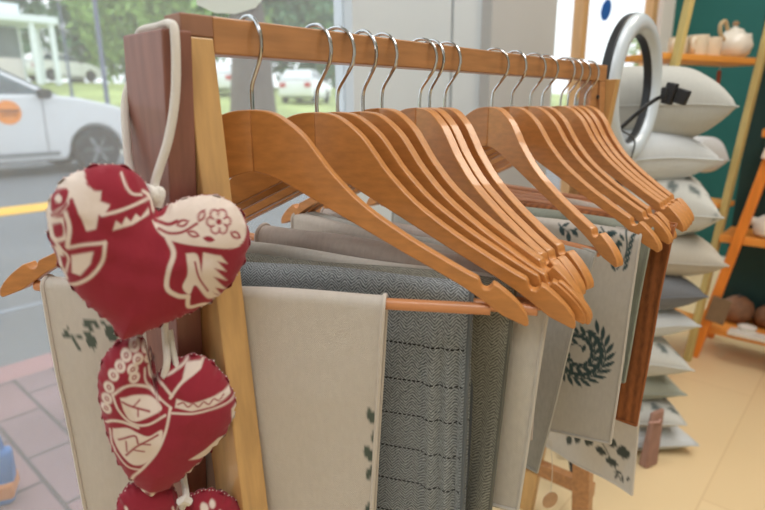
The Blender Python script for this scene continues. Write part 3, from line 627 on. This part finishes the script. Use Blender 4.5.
h1 = [('f', [(52, 95), (110, 50), (140, 50), (150, 82), (170, 96), (186, 96), (184, 120), (208, 128), (196, 148), (180, 152), (174, 186), (150, 192), (138, 160), (112, 122), (90, 150), (44, 180), (40, 140)], 1),
      ('f', [(58, 100), (100, 92), (100, 120), (80, 140), (58, 150)], 0, 1), ('c', (78, 118), 10, 1), ('s', [(60, 160), (80, 150), (100, 128)], 7, 0),
      ('s', [(112, 120), (124, 150), (122, 190), (136, 208)], 12, 0), ('f', [(46, 170), (92, 160), (100, 215), (70, 230), (52, 215)], 1), ('f', [(62, 182), (88, 176), (92, 205), (70, 212)], 0, 1),
      ('s', [(98, 150), (108, 185), (102, 232)], 12, 1), ('s', [(102, 236), (140, 226), (196, 218)], 8, 1), ('s', [(196, 218), (190, 262), (164, 300), (128, 326), (100, 338)], 9, 1), ('s', [(76, 232), (80, 275), (96, 320)], 9, 1),
      ('f', [(112, 254), (168, 240), (160, 272), (134, 304), (112, 300)], 1), ('s', [(84, 240), (104, 262), (96, 300)], 6, 1), ('f', [(64, 238), (84, 232), (92, 258), (76, 262)], 1),
      ('s', [(234, 55), (246, 85), (262, 104), (284, 108)], 6, 1), ('s', [(188, 152), (240, 140), (302, 118)], 8, 1), ('f', [(214, 190), (222, 166), (236, 176), (246, 158), (258, 170), (270, 152), (282, 162), (302, 140), (304, 156), (262, 178)], 1), ('s', [(288, 100), (306, 116), (314, 150)], 7, 1),
      ('f', [(310, 172), (340, 160), (360, 132), (400, 112), (450, 108), (500, 122), (532, 150), (548, 200), (530, 232), (500, 238), (452, 232), (400, 226), (348, 214), (322, 194)], 1, 1),
      ('s', [(318, 172), (350, 180), (372, 172)], 8, 0), ('s', [(326, 190), (352, 200), (384, 196), (420, 176)], 6, 0), ('l', (385, 176), 34, 18, -20, 0), ('l', (410, 200), 34, 16, 18, 0), ('l', (432, 158), 34, 18, -60, 0), ('l', (516, 206), 34, 18, 30, 0), ('l', (448, 212), 30, 14, 10, 0),
      ('l', (385, 176), 20, 7, -20, 1), ('l', (432, 158), 20, 8, -60, 1), ('l', (516, 206), 18, 8, 30, 1), ('l', (410, 200), 18, 6, 18, 1)]
for k in range(6): a = k*pi/3; h1 += [('c', (474+19*cos(a), 172+19*sin(a)), 13, 0), ('c', (474+19*cos(a), 172+19*sin(a)), 8.5, 1)]
h1 += [('c', (474, 172), 13, 1), ('c', (474, 172), 7, 0), ('s', [(348, 212), (362, 246), (350, 286), (346, 330), (372, 352), (398, 356)], 12, 1), ('s', [(398, 356), (402, 386), (440, 384), (470, 396), (470, 378)], 11, 1),
       ('f', [(226, 500), (250, 474), (290, 466), (318, 470), (300, 486), (240, 500)], 1), ('f', [(392, 246), (420, 250), (432, 300), (462, 350), (484, 372), (448, 366), (416, 326), (402, 350), (384, 330), (396, 296)], 1, 1), ('f', [(434, 244), (478, 254), (496, 276), (470, 268), (494, 296), (462, 284), (498, 322), (460, 306), (502, 352), (466, 336), (492, 372), (446, 338), (430, 296)], 1), ('s', [(414, 268), (424, 306), (448, 344)], 5, 0)]
out2 = c2([(205, 150), (232, 112), (262, 96), (300, 84), (330, 84), (362, 100), (396, 136), (418, 172), (428, 214), (420, 252), (396, 300), (350, 350), (300, 400), (250, 440), (205, 460), (182, 462), (160, 440), (130, 410), (104, 372), (84, 326), (70, 280), (58, 230), (50, 180), (54, 120), (74, 76), (104, 48), (150, 34), (186, 40), (200, 62), (196, 108)])
h2 = []
for x, y in ((150, 44), (184, 48), (128, 66), (160, 74), (192, 78), (112, 92), (146, 98), (94, 116), (82, 150), (76, 182), (150, 120), (74, 210)): h2 += [('c', (x, y), 15, 1), ('c', (x, y), 6.5, 0), ('c', (x, y), 3, 1)]
h2 += [('s', [(190, 100), (196, 130), (226, 148), (250, 170)], 8, 1), ('s', [(178, 104), (182, 140), (214, 176), (248, 200)], 5, 1), ('s', [(92, 168), (130, 140), (180, 150), (218, 182)], 7, 1), ('s', [(92, 168), (108, 206), (140, 236), (186, 240), (232, 218)], 6, 1),
       ('f', [(112, 172), (150, 166), (196, 176), (224, 202), (192, 220), (146, 232), (124, 210)], 1, 1), ('s', [(118, 182), (150, 196), (190, 208)], 5, 0), ('s', [(148, 194), (164, 180)], 4, 0), ('s', [(160, 200), (160, 218)], 4, 0),
       ('s', [(72, 252), (92, 240), (120, 238), (160, 248)], 7, 1), ('f', [(92, 262), (130, 252), (160, 262), (190, 270), (224, 256), (216, 300), (184, 342), (146, 354), (112, 328), (94, 292)], 1, 1), ('s', [(128, 330), (160, 296), (212, 268)], 5, 0), ('s', [(108, 290), (150, 270), (160, 290)], 5, 0), ('s', [(130, 318), (128, 290)], 4, 0), ('s', [(150, 310), (176, 312)], 4, 0), ('s', [(168, 290), (192, 292)], 4, 0),
       ('s', [(246, 200), (232, 262), (206, 318), (168, 366), (148, 392), (140, 420)], 7, 1), ('s', [(84, 268), (92, 318), (128, 362), (168, 366)], 5, 1),
       ('f', [(262, 176), (300, 184), (360, 172), (408, 158), (412, 176), (360, 196), (300, 204), (258, 198)], 1), ('s', [(266, 190), (280, 184), (292, 194), (306, 184), (320, 194), (334, 182), (348, 190), (362, 178), (376, 184), (390, 172)], 3.5, 0), ('s', [(250, 212), (330, 208), (424, 190)], 5, 1),
       ('s', [(246, 176), (272, 140), (310, 112), (338, 88)], 7, 1), ('f', [(290, 92), (338, 86), (330, 104), (276, 136)], 1), ('s', [(226, 130), (262, 110), (296, 86)], 6, 1),
       ('f', [(296, 344), (340, 320), (376, 292), (404, 292), (384, 322), (336, 350)], 1), ('f', [(288, 392), (330, 366), (352, 346), (338, 376), (300, 398)], 1), ('f', [(412, 214), (428, 208), (430, 250), (416, 264)], 1), ('f', [(150, 430), (206, 440), (200, 462), (178, 462), (150, 444)], 1), ('c', (186, 446), 8, 0), ('c', (164, 436), 6, 0)]
out3 = [(180, 512), (186, 500), (196, 493), (210, 490), (226, 494), (240, 504), (246, 520), (236, 545), (212, 572), (180, 596), (150, 575), (126, 545), (116, 515), (121, 494), (136, 482), (156, 478), (172, 486), (179, 500)]
h3 = [('c', (203, 500), 4, 1), ('c', (207, 508), 4, 1), ('c', (199, 509), 3, 1), ('c', (211, 497), 3, 1), ('s', [(172, 500), (176, 512)], 2, 1), ('s', [(168, 505), (178, 507)], 2, 1), ('s', [(170, 512), (178, 502)], 2, 1), ('s', [(218, 502), (232, 512)], 2, 1), ('s', [(126, 500), (140, 520)], 3, 1)]
heart(out1, (150, 258), conv(h1, c1, 2.55), H0, .021, gar, H0)
heart(out2, c2([(220, 240)])[0], conv(h2, c2, 2.755), on_plane(165, 410, H0+HPN*.006, HPN), .019, gar, H0)
heart(out3, (180, 530), h3, H0+HPN*.010, .016, gar, H0)
cord_m = mat('cotton_cord', (226, 220, 212), .95, bump=.6, bscale=900)
def hp(x, y, d=0.): return on_plane(x, y, H0-HPN*d, HPN)-H0
def wp_(s, w, z): return W(s, w, z)-H0
ztop = RAILTOP-.013
loop = [hp(157, 206), hp(152, 190), wp_(-.032, -.030, .80), wp_(-.0265, -.043, .835), wp_(-.0205, -.0490, .858), wp_(-.010, -.0485, .880), wp_(-.009, -.0455, ztop-.002), wp_(-.010, -.036, ztop+.0035), wp_(-.012, -.010, ztop+.0035), wp_(-.014, .009, ztop+.0035), wp_(-.015, .0165, ztop-.003), wp_(-.018, .0160, .86), wp_(-.024, .012, .83), wp_(-.034, .006, .80), hp(161, 192), hp(158, 207)]
MB().tube(spline(loop, 8), .0029, 10).build('cord_loop', cord_m, gar)
MB().tube(spline([hp(160, 212), hp(163, 260, -.012), hp(165, 330, -.010), hp(167, 360), hp(164, 376)], 6), .0026, 8).tube(spline([hp(178, 372), hp(173, 350, -.006), hp(170, 330, -.012)], 6), .0022, 8).build('cord', cord_m, gar)
MB().tube(spline([hp(165, 376), hp(176, 430, -.016), hp(184, 480, -.012), hp(186, 498), hp(182, 508)], 6), .0026, 8).tube([hp(180, 502, .004), hp(184, 499, .006), hp(189, 502, .004)], .0034, 8).build('cord', cord_m, gar)

# ------------------------------------------------------------------ ring light on its tripod
rl = W(.98, -.035, 0); rlt = thing('ring_light', tuple(rl), RACKROT, 'white ring light with black back on a black tripod', 'ring light')
rw_ = mat('ring_white_plastic', (196, 206, 214), .3, coat=.3); blk = mat('black_plastic', (26, 27, 30), .45)
RC = (.02, 0, .876); RO, RI = .143, .105
def ring(y0, y1, ro, ri, bulge):
    prof_ = [(ri, y0), (ri, y1), (ro, y1), (ro, y0)] if not bulge else [(ri, y0)]+[((ro+ri)/2-(ro-ri)/2*cos(a), y0+(y1-y0)*sin(a)) for a in np.linspace(0, pi, 9)][1:-1]+[(ro, y0)]
    n = 72; m = len(prof_); vs = [(RC[0]+r*cos(2*pi*k/n), RC[1]+y, RC[2]+r*sin(2*pi*k/n)) for k in range(n) for r, y in prof_]
    return MB().add(vs, [(k*m+i, k*m+(i+1) % m, ((k+1) % n)*m+(i+1) % m, ((k+1) % n)*m+i) for k in range(n) for i in range(m)])
ring(0, -.014, RO, RI, True).build('diffuser', rw_, rlt); ring(.0005, .018, RO+.001, RI-.001, False).build('back_shell', blk, rlt, bevel=.003)
MB().tube([(RC[0], .008, RC[2]-RO), (-.05, .018, .45), (-.10, .03, .12)], .008, 10).build('pole', blk, rlt)
for a in (-.35, 1.75, 3.85): MB().tube([(-.095, .03, .15), (-.10+.15*cos(a), .03+.15*sin(a), .008)], .007, 8).build('leg', blk, rlt)
MB().tube(spline([(RC[0]-.065, 0, .80), (RC[0]-.05, -.03, .835), (RC[0]-.015, -.045, .856), (RC[0]-.01, -.06, .864)], 6), .004, 8).build('gooseneck', blk, rlt)
MB().box((RC[0]-.01, -.070, .868), (.018, .020, .040), rx=.2).box((RC[0]-.01, -.092, .862), (.013, .024, .028), rx=.3).box((RC[0]-.01, -.062, .868), (.026, .012, .024)).build('phone_clamp', blk, rlt, bevel=.003)
MB().tube(spline([(RC[0]-.065, -.004, .80), (RC[0]-.03, -.02, .78), (RC[0]-.015, -.012, .74), (RC[0]-.03, -.0, .66), (-.035, .012, .5)], 6), .0018, 6).build('cable', mat('cable_grey', (70, 72, 76), .5), rlt)

# ------------------------------------------------------------------ stacked cushions
def pillow_mesh(w, d, t, g, prints=None):
    n = 40; vs = []; q = np.linspace(-1, 1, n+1); pv = []
    for side in (1, -1):
        for a in q:
            for b in q:
                k = (max(0, 1-abs(a)**3.4)*max(0, 1-abs(b)**3.4))**.55
                x = a*w/2*(1-.07*(1-b*b)*abs(a)**3)+.004*sin(b*5+g); y = b*d/2*(1-.07*(1-a*a)*abs(b)**3)
                z = side*t/2*k*(1+.06*sin(3*a+g)*cos(4*b+g))+.006*sin(2.2*a+g)*(1-k)
                vs.append((x, y, z)); pv.append((x, y if side > 0 else y))
    N1 = n+1; fs = []
    for sd in (0, 1):
        for i in range(n):
            for j in range(n):
                f = (sd*N1*N1+i*N1+j, sd*N1*N1+(i+1)*N1+j, sd*N1*N1+(i+1)*N1+j+1, sd*N1*N1+i*N1+j+1); fs.append(f if sd == 0 else f[::-1])
    return vs, fs, pv
def pillow(name, X, Y, z0, z1, w, d, rz, tilt, m, label, prints=None, g=0.):
    vs, fs, pv = pillow_mesh(w, d, (z1-z0)*1.24, g)
    me = bpy.data.meshes.new(name); me.from_pydata(vs, [], fs); me.update(); bm = bmesh.new(); bm.from_mesh(me); bmesh.ops.remove_doubles(bm, verts=bm.verts, dist=1e-5); bmesh.ops.recalc_face_normals(bm, faces=bm.faces); bm.to_mesh(me); bm.free()
    me.materials.append(m); o = bpy.data.objects.new(name, me); COL.objects.link(o); o.location = (X, Y, (z0+z1)/2); o.rotation_euler = (tilt[0], tilt[1], rz)
    for p in me.polygons: p.use_smooth = True
    uvl = me.uv_layers.new(name='UVMap'); li = np.zeros(len(me.loops), np.int32); me.loops.foreach_get('vertex_index', li); co = np.array([v.co for v in me.vertices], np.float32)
    uvl.data.foreach_set('uv', co[:, :2][li].ravel())
    if prints: set_print(me, paint(co[:, :2].astype(float), prints, .004))
    # piped seam
    n = 24; e = [(-1+2*k/n, -1) for k in range(n)]+[(1, -1+2*k/n) for k in range(n)]+[(1-2*k/n, 1) for k in range(n)]+[(-1, 1-2*k/n) for k in range(n)]
    MB().tube([(a*w/2*(1-.07*(1-b*b)*abs(a)**3)+.004*sin(b*5+g), b*d/2*(1-.07*(1-a*a)*abs(b)**3), .006*sin(2.2*a+g)) for a, b in e], .0022, 6, closed=True).build('piping', m, o)
    tag(o, label, 'cushion', 'cushions stacked beside the rack'); return o
cg = cloth_mat('cushion_grey', (188, 188, 182), var=.06, weave=400); cw = cloth_mat('cushion_white', (206, 210, 212), var=.04, weave=400); cb = cloth_mat('cushion_beige', (186, 178, 164), var=.08, weave=400); cd = cloth_mat('cushion_slate', (120, 122, 126), var=.08, weave=400)
cp = cloth_mat('cushion_print', (200, 200, 194), (104, 112, 110), var=.05, weave=400); cgr = cloth_mat('cushion_green_grey', (168, 172, 160), var=.08, weave=400)
spots = [leaf((-.14+.045*(k % 7)+.01*(k//7 % 2), -.16+.05*(k//7)), .034, .02, 40*k) for k in range(49)]
PL = [('grey', .652, 1.43, .775, .918, .32, .30, -.30, cg, 'big plain grey cushion on top of the stack', None), ('pale', .605, 1.41, .672, .782, .30, .30, .1, cw, 'pale blue-white cushion second from top of stack', None),
      ('leaf', .65, 1.40, .545, .675, .31, .30, -.28, cp, 'grey leaf-print cushion third from top of stack', spots), ('beige', .65, 1.39, .455, .548, .33, .31, -.2, cb, 'flat beige cushion fourth from top with pointed corner', None), ('slate', .60, 1.37, .365, .456, .31, .29, -.05, cd, 'dark slate-grey cushion fifth from top of stack', None),
      ('white', .585, 1.37, .288, .366, .31, .29, .08, cw, 'off-white cushion just below the slate-grey one', None), ('floral', .585, 1.365, .195, .289, .32, .29, -.05, cp, 'white cushion with grey floral print low in stack', spots), ('green', .585, 1.37, .125, .196, .31, .28, .1, cgr, 'green-grey cushion above the lowest printed one', None),
      ('dots', .595, 1.365, .06, .126, .32, .29, -.1, cp, 'grey printed cushion second from bottom of stack', spots), ('base', .60, 1.36, .0, .061, .34, .31, .05, cw, 'flat white cushion at bottom on the floor', None)]
for k, (_, X, Y, z0, z1, w_, d_, rz, m_, lb, pr_) in enumerate(PL):
    pillow('cushion', X, Y, z0, z1, w_, d_, rz, (.02*sin(k), .055 if k == 0 else .03*cos(k*2)), m_, lb, pr_, g=k*1.3)
# small cushion between the poles of the shelf behind, and the pinkish pouch
pillow('small_cushion', 1.03, 1.83, .645, .735, .15, .10, .3, (.1, .1), cw, 'small pale cushion behind the yellow pole beside the stack', None, g=3.)
t = thing('fabric_pouch', (.645, 1.185, .06), .5, 'pinkish brown fabric pouch leaning on the lowest cushions', 'pouch')
MB().hexa([(-.024, -.012, -.06), (.020, -.012, -.06), (.020, .012, -.06), (-.024, .012, -.06)], [(-.014, -.005, .085), (.03, -.005, .085), (.03, .005, .085), (-.014, .005, .085)]).build('pouch_body', mat('pouch_pink', (158, 122, 108), .9, var=.15, vscale=30), t, bevel=.006)
MB().tube([(-.02, 0, .06), (0, -.012, .062), (.026, 0, .06)], .003, 6).build('tie', mat('pouch_tie', (190, 150, 138), .9), t)

# ------------------------------------------------------------------ pale ladder shelf with crockery
pole_y = mat('shelf_pole_pale', (196, 176, 112), .5, var=.12, vscale=8, stretch=(8, 8, 1)); board_o = mat('shelf_board_orange', (232, 158, 72), .45, var=.12, vscale=8, stretch=(1, 8, 8))
tA = np.array([1.235, 1.95]); tB = np.array([.858, 1.735])   # tops of the right and left front poles at z ~ 1.15
dA = (tA-tB)/np.linalg.norm(tA-tB); rzA = atan2(dA[1], dA[0]); lenA = np.linalg.norm(tA-tB)
pT = on_plane(765, 0, (0, 1.95, 0), np.array([0, 1., 0])); pB = on_plane(678, 357, (0, 0, 0), np.array([0, 0, 1.])); tA = pT[:2]
dA = (tA-tB)/np.linalg.norm(tA-tB); rzA = atan2(dA[1], dA[0]); lenA = np.linalg.norm(tA-tB)
shA = thing('ladder_shelf', (tB[0], tB[1], 0), rzA, 'pale wooden pole shelf with orange board, behind the cushions', 'shelf')
Rm = np.array([[cos(rzA), sin(rzA)], [-sin(rzA), cos(rzA)]]); offl = Rm @ (pB[:2]-tA)/pT[2]    # lean per metre of height
HT = 1.75
for x in (0, lenA):
    r = .0105; b0 = (x-offl[0]*-pT[2], -.033+offl[1]*pT[2]); t0 = (b0[0]-offl[0]*HT, b0[1]-offl[1]*HT)
    MB().hexa([(b0[0]-r, b0[1]-r, 0), (b0[0]+r, b0[1]-r, 0), (b0[0]+r, b0[1]+r, 0), (b0[0]-r, b0[1]+r, 0)], [(t0[0]-r, t0[1]-r, HT), (t0[0]+r, t0[1]-r, HT), (t0[0]+r, t0[1]+r, HT), (t0[0]-r, t0[1]+r, HT)]).build('leg', pole_y, shA, smooth=False, bevel=.002)
for z in (.98, .52, .12): MB().box((lenA/2+offl[0]*(pT[2]-z)+.02, .048+offl[1]*(pT[2]-z), z), (lenA+.12, .136, .018)).build('shelf_board', board_o, shA, smooth=False, bevel=.002)
def la(x, y, z): q = tB+dA*x+np.array([-dA[1], dA[0]])*y; return (q[0], q[1], z)
cer = mat('cream_ceramic', (230, 218, 196), .35, var=.06, vscale=30, coat=.3); cerw = mat('white_ceramic', (226, 220, 208), .3, var=.08, vscale=40, coat=.4)
def cup(x, y, lb, r=.030, h=.062):
    t = thing('mug', la(x, y, 0.989), rzA+.3, lb, 'mug', 'crockery on the shelf')
    MB().lathe([(r*.86, 0), (r*.97, .006), (r, h), (r*.9, h), (r*.85, .01), (0, .008)], n=28).build('mug_body', cer, t)
    MB().tube(spline([(-r*.97, 0, h*.8), (-r*1.55, 0, h*.72), (-r*1.6, 0, h*.35), (-r*.95, 0, h*.2)], 6), .0045, 8).build('handle', cer, t)
cup(.085, .05, 'cream mug leftmost on the orange shelf', .027, .055); cup(.14, .02, 'cream mug in the middle of the orange shelf', .030, .060); cup(.24, .04, 'cream mug next to the white teapot', .031, .060)
t = thing('teapot', la(.345, .03, 0.989), rzA, 'white teapot with knobbed lid on the orange shelf', 'teapot', 'crockery on the shelf')
MB().lathe([(.034, 0), (.05, .012), (.058, .038), (.05, .066), (.03, .08), (.026, .081)], n=32).build('pot_body', cerw, t)
ld = MB().lathe([(.03, .080), (.026, .088), (.008, .095), (.006, .099), (0, .1)], n=28).build('lid', cerw, t); MB().lathe([(.004, .098), (.010, .105), (.009, .112), (0, .116)], n=16).build('knob', mat('brown_knob', (156, 124, 92), .5), ld)
MB().tube(spline([(-.05, 0, .055), (-.078, 0, .075), (-.082, 0, .1), (-.06, 0, .11), (-.04, 0, .085)], 6), .006, 8).build('handle', mat('cane_handle', (190, 168, 130), .6), t)
MB().tube(spline([(.05, 0, .03), (.078, 0, .05), (.092, 0, .08)], 6), [.012]+[.011]*3+[.009]*4+[.007]*5, 10).build('spout', cerw, t)
t = thing('hanging_tag', la(.275, .02, .925), rzA, 'small red-brown tag hanging under the orange shelf', 'tag')
MB().box((0, 0, 0), (.018, .003, .05)).build('tag_card', mat('tag_redbrown', (150, 70, 44), .7), t); MB().tube([(0, 0, .025), (0, 0, .045)], .001, 5).build('string', mat('string', (210, 200, 184)), t)

# ------------------------------------------------------------------ orange ladder shelf at the right
or_m = mat('orange_wood', (236, 138, 50), .45, var=.12, vscale=8, stretch=(8, 8, 1.5)); or_b = mat('orange_board', (238, 156, 68), .45, var=.12, vscale=8, stretch=(1, 8, 8))
bp_ = np.array([1.082, 1.79]); rzB = atan2(V[1], V[0])   # local x = towards the shop, y = along the rail direction
shB = thing('ladder_shelf', (bp_[0], bp_[1], 0), rzB, 'bright orange leaning ladder shelf on the right edge', 'shelf')
HB = 1.7; lean = .098/.556
def legB(x0, y0, lx, ly):
    r = .0145; MB().hexa([(x0-r, y0-r, 0), (x0+r, y0-r, 0), (x0+r, y0+r, 0), (x0-r, y0+r, 0)], [(x0+lx*HB-r, y0+ly*HB-r, HB), (x0+lx*HB+r, y0+ly*HB-r, HB), (x0+lx*HB+r, y0+ly*HB+r, HB), (x0+lx*HB-r, y0+ly*HB+r, HB)]).build('leg', or_m, shB, smooth=False, bevel=.002)
legB(0, 0, lean, 0.0); legB(.74, 0, -lean, 0); legB(0, .222, lean, 0); legB(.74, .222, -lean, 0)
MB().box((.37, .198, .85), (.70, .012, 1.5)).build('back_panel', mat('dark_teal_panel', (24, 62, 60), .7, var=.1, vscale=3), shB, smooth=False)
for z, a_, b_ in ((.10, -.03, .77), (.42, .02, .72), (.76, .09, .66), (1.1, .14, .6)): MB().box(((a_+b_)/2, .102, z), (b_-a_, .175, .024)).build('shelf_board', or_b, shB, smooth=False, bevel=.002)
def lb_(x, y, z): q = bp_+V*x+U*y; return (q[0], q[1], z)
coco = mat('coconut_brown', (136, 98, 70), .7, var=.3, vscale=40)
for x, y, r, l in ((.088, .125, .052, 'round brown gourd nearest the orange leg on lower shelf'), (.176, .135, .042, 'round brown gourd in the middle on lower shelf'), (.255, .075, .05, 'round brown gourd at right edge of lower shelf')):
    t = thing('gourd', lb_(x, y, .112), 0, l, 'gourd', 'gourds on the lower shelf')
    MB().lathe([(0, 0), (r*.5, .002), (r*.86, r*.35), (r, r*.85), (r*.84, r*1.4), (r*.45, r*1.72), (0, r*1.78)], n=24).build('gourd_body', coco, t); MB().lathe([(r*.12, r*1.74), (r*.1, r*1.9), (0, r*1.92)], n=10).build('stem', bark, t)
t = thing('candle', lb_(.135, .035, .112), 0, 'round white candle dish in front of the brown gourds', 'candle')
MB().lathe([(.02, 0), (.027, .006), (.028, .022), (.024, .022), (.022, .014), (0, .014)], n=28).build('dish', cerw, t); MB().lathe([(.022, .0145), (.021, .019), (0, .02)], n=20).build('wax', mat('wax', (236, 226, 216), .5), t)
o = MB().box((0, 0, .006), (.3, .05, .012)).build('white_tray', cerw, loc=lb_(.24, -.0, .112), rz=rzB, bevel=.002); tag(o, 'long flat white tray along the front of lower orange shelf', 'tray')
o = MB().box((0, 0, 0), (.056, .006, .088), ry=.17).build('kraft_card', mat('kraft_card', (134, 110, 84), .85, var=.1, vscale=40), loc=lb_(.055, -.021, .187), rz=rzB, bevel=.001); tag(o, 'grey-brown card hung on the orange shelf leg', 'card')
t = thing('bird_figurine', lb_(.135, .06, .432), rzB, 'white ceramic bird figurine on the middle orange shelf', 'figurine')
MB().lathe([(.012, 0), (.03, .012), (.036, .035), (.026, .06), (.012, .072), (0, .074)], n=24).build('bird_body', cerw, t); MB().lathe([(0, .06), (.016, .068), (.019, .082), (.012, .096), (0, .099)], (.018, 0, 0), 18).build('head', cerw, t)
MB().tube([(-.02, 0, .045), (-.05, 0, .055), (-.066, 0, .07)], [.016, .011, .004], 8).build('tail', cerw, t)
for k in range(5):
    z = .70+.042*k; o = MB().box((0, 0, 0), (.035, .012, .03), ry=.2+.15*sin(k*2)).build('price_card', mat('card_cream', (232, 216, 204), .7), loc=lb_(lean*z+.0, -.022, z), rz=rzB, bevel=.001)
    tag(o, 'cream card clipped up the orange shelf leg, %s' % ['lowest', 'second lowest', 'middle one', 'second highest', 'highest'][k], 'card', 'cards on the orange leg')
